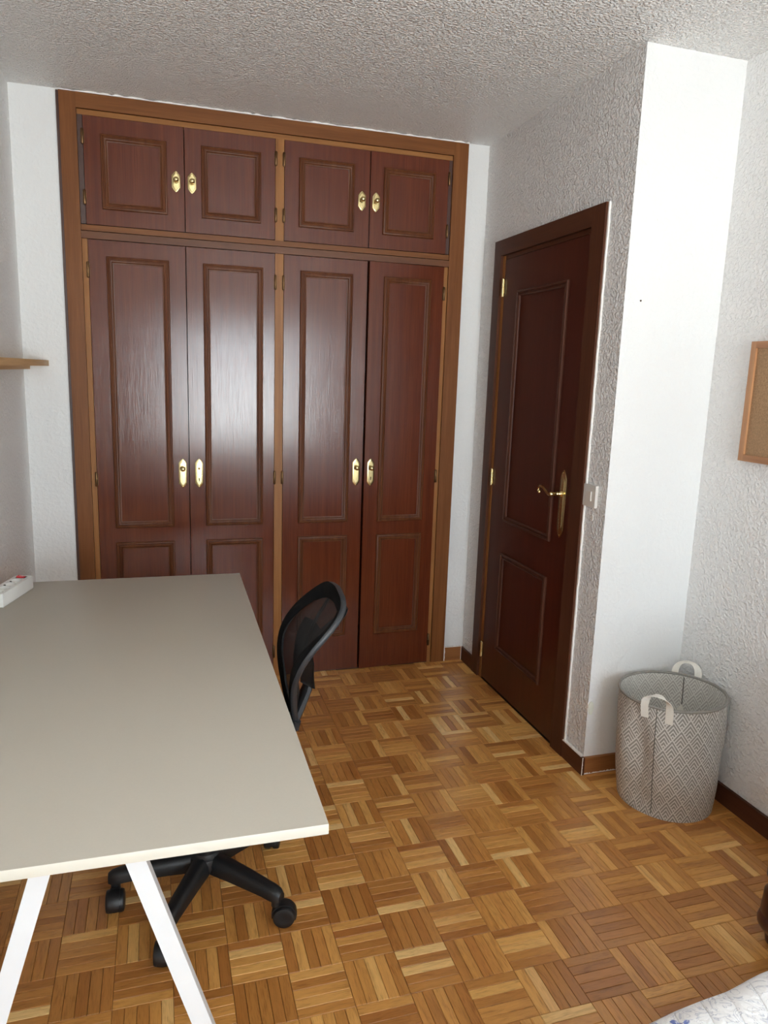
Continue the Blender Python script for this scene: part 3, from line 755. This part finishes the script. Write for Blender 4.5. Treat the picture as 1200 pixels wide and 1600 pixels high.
# hub, gas lift
bxc, byc = cx+.004, cy+.012
bm = newbm(); lathe(bm, [(0, .078), (.030, .078), (.046, .088), (.050, .103), (.046, .124), (.037, .132), (.034, .137), (0, .137)], (bxc, byc, 0), 'z', 28); obj('hub', bm, M['plastic_black'], ch)
bm = newbm(); lathe(bm, [(0, .13), (.035, .13), (.034, .20), (.032, .285), (.028, .29), (0, .29)], (bxc, byc, 0), 'z', 24); obj('lift_cover', bm, M['plastic_black'], ch)
bm = newbm(); lathe(bm, [(0, .285), (.014, .285), (.014, .41), (0, .41)], (bxc, byc, 0), 'z', 16); obj('gas_lift', bm, M['chrome'], ch)
angs = [33, 105, 178, 242, 315]
sw_a = [75, 60, 268, 262, -12]
for a, wa_ in zip(angs, sw_a):
    th = math.radians(a); d = Vector((math.cos(th), math.sin(th), 0)); sd = Vector((-d.y, d.x, 0))
    bm = newbm(); prev = None
    for (r, hw, zt, zb) in ((.020, .026, .130, .084), (.05, .026, .129, .084), (.10, .0235, .125, .083), (.16, .0215, .119, .081), (.205, .020, .113, .079), (.230, .0195, .110, .076), (.248, .018, .105, .075), (.258, .012, .098, .076)):
        c = Vector((bxc, byc, 0))+d*r
        prof = [(-hw, zb), (-hw, zb+(zt-zb)*.55), (-hw*.72, zt-.004), (-hw*.35, zt), (hw*.35, zt), (hw*.72, zt-.004), (hw, zb+(zt-zb)*.55), (hw, zb)]
        q = [bm.verts.new(c+sd*s_+Vector((0, 0, z))) for s_, z in prof]
        if prev:
            for k in range(8): bm.faces.new((prev[k], prev[(k+1) % 8], q[(k+1) % 8], q[k]))
        else: bm.faces.new(q[::-1])
        prev = q
    bm.faces.new(prev); obj('base_leg', bm, M['plastic_black'], ch, sharp=50)
    # twin-wheel caster, swivelled
    P = Vector((bxc, byc, 0))+d*.240; sa = math.radians(wa_); f_ = Vector((math.cos(sa), math.sin(sa), 0)); ax_ = Vector((-f_.y, f_.x, 0)); Z = Vector((0, 0, 1))
    C_ = P+f_*.022; WR = .0295
    bm = newbm(); lathe(bm, [(0, .055), (.0125, .055), (.013, .078), (0, .080)], P, 'z', 14)
    n = 16; A0, A1 = math.radians(-22), math.radians(190); rows = []
    for i in range(n+1):
        a_ = A0+(A1-A0)*i/n
        rows.append([bm.verts.new(C_+Z*WR+f_*(rr*math.cos(a_))+Z*(rr*math.sin(a_))+ax_*s_) for rr, s_ in ((.033, -.013), (.0345, 0), (.033, .013), (.030, .013), (.030, -.013))])
    for A, B in zip(rows, rows[1:]):
        for k in range(5): bm.faces.new((A[k], A[(k+1) % 5], B[(k+1) % 5], B[k]))
    bm.faces.new(rows[0]); bm.faces.new(rows[-1][::-1])
    cst = obj('caster', bm, M['plastic_black'], ch)
    for s_ in (-1, 1):
        bm = newbm(); lathe(bm, [(0, .003), (.026, .003), (.0285, .005), (WR, .009), (WR, .018), (.0275, .0225), (.020, .0245), (.014, .0235), (0, .0235)], C_+Z*WR, (f_, Z, ax_*s_), 28)
        obj('wheel', bm, M['plastic_black'], cst)
# seat and mechanism
bm = newbm(); box(bm, cx-.07, cx+.09, cy-.06, cy+.06, .405, .445); bevel(bm, .008, 2); obj('tilt_mechanism', bm, M['plastic_black'], ch)
def seat_fn(u, v):
    a = 2*PI*u; ca_, sa_ = math.cos(a), math.sin(a); e = .55
    X = .235*abs(ca_)**e*(1 if ca_ > 0 else -1); Y = .235*abs(sa_)**e*(1 if sa_ > 0 else -1)
    if v < .25: t = v/.25; z = .448+.0*t; s = t*.97
    elif v < .5: t = (v-.25)/.25; z = .448+.03*t; s = .97+.03*math.sin(t*PI/2)
    elif v < .7: t = (v-.5)/.2; z = .478+.018*math.sin(t*PI/2); s = 1-.08*t
    else: t = (v-.7)/.3; z = .496-.006*t; s = .92*(1-t)
    return Vector((cx-.015+X*s, cy+Y*s, z))
bm = newbm(); grid(bm, seat_fn, 48, 20); bmesh.ops.remove_doubles(bm, verts=bm.verts, dist=.0002); obj('seat', bm, M['fabric_black'], ch, sharp=70)
# back: edge profile x(z) and half width w(z)
by_ = 1.855
def interp(tab, z, c):
    if z <= tab[0][0]: return tab[0][c]
    for p, q in zip(tab, tab[1:]):
        if z <= q[0]: t = (z-p[0])/(q[0]-p[0]); return p[c]+(q[c]-p[c])*t
    return tab[-1][c]
BK = [(.50, .340, .030), (.53, .332, .048), (.56, .3255, .068), (.59, .321, .083), (.62, .317, .096), (.65, .315, .112), (.68, .317, .131), (.71, .3235, .145), (.74, .3365, .154),
      (.77, .357, .1575), (.80, .385, .1555), (.83, .416, .143), (.848, .433, .127), (.862, .443, .108), (.874, .449, .080), (.881, .451, .045), (.883, .451, 0)]
def bsm(z, c): return sum(interp(BK, z+d, c) for d in (-.012, 0, .012))/3
def back_pt(s, z):            # s -1..1 across; dished backwards in the middle
    return Vector((bsm(z, 1)+.034*(1-s*s)*max(0, min(1, (z-.48)/.12))*min(1, (.89-z)/.06), by_+s*interp(BK, z, 2), z))
side = [.515, .54, .56, .59, .62, .65, .68, .71, .74, .77, .80, .83, .848, .862, .874, .881]
loop = [Vector((bsm(z, 1), by_-interp(BK, z, 2), z)) for z in side]+[Vector((.452, by_, .884))]+[Vector((bsm(z, 1), by_+interp(BK, z, 2), z)) for z in side[::-1]]+[Vector((.339, by_, .505))]
fine = []
L_ = len(loop)
for i in range(L_):
    p0, p1, p2, p3 = loop[i-1], loop[i], loop[(i+1) % L_], loop[(i+2) % L_]
    for t in (0, .5): fine.append(.5*((2*p1)+(p2-p0)*t+(2*p0-5*p1+4*p2-p3)*t*t+(3*p1-p0-3*p2+p3)*t**3))
bm = newbm(); rings = []
cen = Vector((.36, by_, .72)); nF = len(fine)
for i, p in enumerate(fine):
    d = (fine[(i+1) % nF]-fine[i-1]).normalized()
    inn = (cen-p); inn = (inn-d*inn.dot(d)); inn.x *= .2; inn = (inn-d*inn.dot(d)).normalized(); nn = d.cross(inn).normalized()
    if nn.x < 0: nn = -nn            # nn points to the rear
    wv_ = .030 if p.z > .60 else .022
    q = [bm.verts.new(p+inn*a+nn*b) for a, b in ((.003, -.0085), (wv_, -.004), (wv_+.002, 0), (wv_, .004), (.003, .0085), (0, .0065), (-.0008, 0), (0, -.0065))]
    rings.append(q)
for A, B in zip(rings, rings[1:]+rings[:1]):
    for k in range(8): bm.faces.new((A[k], A[(k+1) % 8], B[(k+1) % 8], B[k]))
obj('back_frame', bm, M['plastic_grey'], ch, sharp=50)
def mesh_fn(u, v):
    z = .53+(.872-.53)*v; s = -1+2*u
    p = back_pt(s*.90, z); p.x -= .004; return p
bm = newbm(); grid(bm, mesh_fn, 20, 30, lambda u, v: ((u-.5)*.3, v*.40)); obj('back_mesh', bm, M['mesh'], ch, sharp=80, recalc=False)
# fabric border wrapped over the frame's front
bm = newbm(); rows = []
for i, p in enumerate(fine):
    d = (fine[(i+1) % nF]-fine[i-1]).normalized()
    inn = (cen-p); inn = (inn-d*inn.dot(d)); inn.x *= .2; inn = (inn-d*inn.dot(d)).normalized(); nn = d.cross(inn).normalized()
    if nn.x < 0: nn = -nn
    k_ = 1 if p.z > .60 else .7
    rows.append([bm.verts.new(p+inn*a-nn*b) for a, b in ((-.001, .0082), (.016*k_, .0108), (.044*k_, .0062), (.042*k_, .0040), (.014*k_, .0088), (.000, .0070))])
for A, B in zip(rows, rows[1:]+rows[:1]):
    for k in range(6): bm.faces.new((A[k], A[(k+1) % 6], B[(k+1) % 6], B[k]))
obj('mesh_border', bm, M['fabric_black'], ch, sharp=60)
# rear shell (lumbar support) bulging behind the mesh
def shell_fn(u, v):
    s = (u-.5)*2; zb_ = .597+.045*s*s; z = zb_+(.775-zb_)*v; hw = .052+.035*v
    return Vector((bsm(z, 1)+.012+(.062-.034*max(0, v-.4)/.6)*(1-.75*abs(s)**2.2), by_+s*hw, z))
bm = newbm(); grid(bm, shell_fn, 20, 12)
bmesh.ops.solidify(bm, geom=bm.faces[:], thickness=.006); obj('lumbar_shell', bm, M['plastic_black'], ch, sharp=60)
bm = newbm(); rows = []
for z, x, hw, th_ in ((.395, .14, .03, .016), (.405, .20, .032, .016), (.425, .262, .032, .015), (.46, .303, .030, .014), (.50, .330, .029, .013), (.55, .352, .028, .012), (.60, .372, .027, .010), (.64, .380, .024, .007)):
    rows.append([bm.verts.new((x+dx, by_+s*hw, z)) for s, dx in ((-1, th_*.5), (-.7, th_), (.7, th_), (1, th_*.5), (1, -th_*.5), (.7, -th_), (-.7, -th_), (-1, -th_*.5))])
for A, B in zip(rows, rows[1:]):
    for k in range(8): bm.faces.new((A[k], A[(k+1) % 8], B[(k+1) % 8], B[k]))
bm.faces.new(rows[0][::-1]); bm.faces.new(rows[-1]); obj('spine', bm, M['plastic_grey'], ch, sharp=55)
for s in (-1, 1):
    bm = newbm(); pts = [back_pt(s*(.10+.55*t**1.4), .70+.150*t)+Vector((.010, 0, 0)) for t in [k/10 for k in range(11)]]
    tube(bm, pts, .01, 8, side=(1, 0, 0), ell=(.005, .015)); obj('back_brace', bm, M['plastic_black'], ch, sharp=60)
for s in (-1, 1):
    bm = newbm(); tube(bm, [(.338, by_+s*.050, .53), (.334, by_+s*.042, .505), (.318, by_+s*.036, .475), (.285, by_+s*.03, .440)], [.009, .010, .012, .013], 10); obj('back_arm', bm, M['plastic_grey'], ch)

# ------------------------------------------------------------------ laundry basket
BC = (1.686, 1.982); BR0, BR1, BHt = .160, .1755, .400
bk = thing('laundry_basket', 'grey and white zigzag-patterned fabric laundry basket in the corner', 'basket', (BC[0]+.006, BC[1]-.004, 0))
TH0 = math.radians(216.5)                   # handle / seam direction (front left)
def brad(th, v):
    r = BR0+(BR1-BR0)*min(1, v*1.15)
    r += .005*math.sin(v*PI)
    d = (th-TH0+PI) % (2*PI)-PI           # angle from seam
    dent = -.020*math.exp(-((d+.30)/.22)**2)*math.sin(min(1, max(0, v))*PI)**1.0
    bulge = .010*math.exp(-((d+.75)/.3)**2)*math.sin(PI*v**.6)
    low = .012*math.exp(-((d+.15)/.5)**2)*math.exp(-((v-.12)/.12)**2)
    return r+dent+bulge-low+.0025*math.sin(7*th+9*v)*math.sin(v*PI)
def bpt(th, v, dr=0, dz=0):
    r = brad(th, v)+dr
    c = (BC[0]+.008*(1-v), BC[1]-.005*(1-v))
    return Vector((c[0]+r*math.cos(th), c[1]+r*math.sin(th), .002+BHt*v+dz+(-.006*math.cos(th-2.2) if v > .9 else 0)*((v-.9)/.1)))
bm = newbm(); grid(bm, lambda u, v: bpt(2*PI*u, v), 96, 30, lambda u, v: (2*PI*u*.178, v*BHt))
bmesh.ops.remove_doubles(bm, verts=bm.verts, dist=.0001)
obj('fabric_wall', bm, M['basket'], bk, sharp=80)
bm = newbm(); grid(bm, lambda u, v: bpt(2*PI*u, .02+.975*v, -.003), 96, 24, lambda u, v: (2*PI*u*.178, v*BHt))
bmesh.ops.remove_doubles(bm, verts=bm.verts, dist=.0001)
tag(obj('lining', bm, M['basket_in'], bk, sharp=80), 'paler inside face of the fabric')
bm = newbm(); lathe(bm, [(0, .001), (BR0-.022, .001), (BR0-.020, .003), (BR0-.024, .006), (0, .006)], (BC[0]+.008, BC[1]-.005, 0), 'z', 64); obj('bottom', bm, M['basket_in'], bk)
bm = newbm(); tube(bm, [bpt(2*PI*k/96, 1.0, .0) for k in range(96)], .0048, 10, closed=True); obj('rim', bm, M['basket_rim'], bk, sharp=80)
bm = newbm(); tube(bm, [bpt(TH0, .02+.97*k/30, .0008) for k in range(31)], .0013, 6); obj('seam', bm, M['seam'], bk)
bm = newbm(); tube(bm, [bpt(TH0+PI+.03, .03+.95*k/20, -.0045) for k in range(21)], .0018, 6); obj('seam', bm, M['seam'], bk)
def handle(th, dth, lean, hgt, dn=.045):
    """flat webbing loop: two ends sewn outside below the rim, arching above it"""
    out = Vector((math.cos(th), math.sin(th), 0)); tan = Vector((-out.y, out.x, 0))
    L, R_ = bpt(th-dth, 1, .007), bpt(th+dth, 1, .007)
    path = [bpt(th-dth, 1-dn/BHt, .0035), bpt(th-dth, 1-dn*.5/BHt, .005), L]
    n = 12
    for i in range(1, n):
        a = PI*i/n; m = L.lerp(R_, (1-math.cos(a))/2)
        path.append(m+Vector((0, 0, hgt*math.sin(a)**.8))+out*(lean*math.sin(a)))
    path += [R_, bpt(th+dth, 1-dn*.5/BHt, .005), bpt(th+dth, 1-dn/BHt, .0035)]
    bm = newbm(); prev = None; n = len(path)
    for i, p in enumerate(path):
        d = (path[min(i+1, n-1)]-path[max(i-1, 0)]).normalized()
        # strap width direction: tangent for hanging ends turning to radial-free twist on the arch
        fr_ = max(0, min(1, (i-2)/5)) if i < n/2 else max(0, min(1, (n-3-i)/5))
        ph = fr_*PI/2*.92
        sgn = 1 if i < n/2 else -1
        wd_ = tan*(math.cos(ph)*sgn) - out*math.sin(ph)
        wd_ = (wd_-d*wd_.dot(d)).normalized()
        nr = wd_.cross(d).normalized()
        q = [bm.verts.new(p+wd_*a+nr*b) for a, b in ((-.0125, -.0009), (.0125, -.0009), (.0125, .0009), (-.0125, .0009))]
        if prev is not None:
            for j in range(4): bm.faces.new((prev[0][j], prev[0][(j+1) % 4], q[(j+1) % 4], q[j]))
        else: bm.faces.new(q)
        prev = (q, wd_)
    bm.faces.new(prev[0][::-1]); obj('handle', bm, M['strap'], bk, sharp=50)
handle(TH0, .225, .006, .046)
handle(TH0+PI, .225, .016, .046)
bm = newbm(); c = bpt(TH0+PI+.03, .70, -.008); od = Vector((math.cos(TH0+PI), math.sin(TH0+PI), 0)); td = Vector((-od.y, od.x, 0))
prism(bm, [(-.012, -.045), (.010, -.045), (.014, -.012), (0, .010), (-.008, -.004)], c, td, (0, 0, 1), -od, .0016); tag(obj('inner_tab', bm, M['strap'], bk), 'cream fabric tab')

# ------------------------------------------------------------------ bed corner and turned-leg table at the right edge
bd = thing('bed', 'low dark wooden bed under the quilt at the lower right edge', 'bed', (1.22, -.15, 0))
BX0, BX1, BY0, BY1 = .60, 1.83, -1.08, .84
bm = newbm(); box(bm, BX0+.04, BX1-.03, BY0, BY1-.13, .18, .30); bevel(bm, .006, 1); obj('bed_frame', bm, M['dwood_x'], bd)
for x in (BX0+.08, BX1-.08):
    for y in (BY0+.06, BY1-.20): bx('leg', M['dwood'], bd, x-.03, x+.03, y-.03, y+.03, 0, .18, bev=.004)
bm = newbm(); box(bm, BX0+.035, BX1-.01, BY0+.01, BY1-.12, .302, .418); bevel(bm, .045, 4); obj('mattress', bm, M['mattress'], bd)
qx0, qx1, qy0, qy1 = BX0-.01, BX1+.02, -1.02, .868
def qfn(u, v):
    # rounded over left side and foot end; u across (left->right), v along (head->foot)
    def fold(t, L, drop):       # arc-length param: 0..L top, then round, then hang
        r = .035
        if t < L-r: return t, 0
        t2 = t-(L-r)
        if t2 < r*PI/2: a = t2/r; return L-r+r*math.sin(a), -r*(1-math.cos(a))
        return L, -r-(t2-r*PI/2)
    Lx, Ly = qx1-qx0, qy1-qy0
    tx = (1-u)*(Lx+.24); ty = v*(Ly+.22)
    a, za = fold(tx, Lx, 0); b, zb = fold(ty, Ly, 0)
    x, y = qx1-a, qy0+b
    wv = .004*math.sin(x*31+y*9)+.003*math.sin(y*43-x*17)
    z = .442+min(0, max(za, zb) if False else (za+zb if max(-za, -zb) < .26 else za+zb))
    z = max(z, .275)
    skew = .10*(x-1.0)*max(0, (y-.3))/.5    # the foot edge runs out of square
    return Vector((x+wv*.8*(1 if za < -.03 else 0), y+skew+wv*(1 if zb < -.03 else .2), z+wv*.6))
bm = newbm(); grid(bm, qfn, 60, 80)
qo = obj('quilt', bm, M['quilt'], None, sharp=80)
sm = qo.modifiers.new('thickness', 'SOLIDIFY'); sm.thickness = .008; sm.offset = 1
tag(qo, 'white quilt with blue flowers spread over the bed at the lower right', 'quilt')

tb = thing('side_table', 'dark reddish wooden side table with turned legs at the right edge', 'side table', (1.66, 1.20, 0))
LP = [(0, 0), (.020, 0), (.024, .004), (.026, .015), (.028, .030), (.040, .042), (.049, .056), (.051, .068), (.047, .082), (.044, .086), (.045, .098), (.043, .130), (.042, .150), (.036, .158), (.034, .170), (.038, .186), (.0415, .194), (.0415, .210), (.034, .215), (.022, .222), (.020, .25), (.021, .34), (.022, .46), (.028, .48), (.028, .60), (0, .60)]
for x in (1.532, 1.81):
    for y in (1.04, 1.31):
        bm = newbm(); lathe(bm, LP, (x, y, 0), 'z', 28); obj('leg', bm, M['dwood'], tb)
bx('apron', M['dwood_x'], tb, 1.525, 1.81, 1.03, 1.30, .50, .60, bev=.003)
bx('tabletop', M['dwood_x'], tb, 1.515, 1.855, 1.015, 1.315, .60, .625, bev=.006)
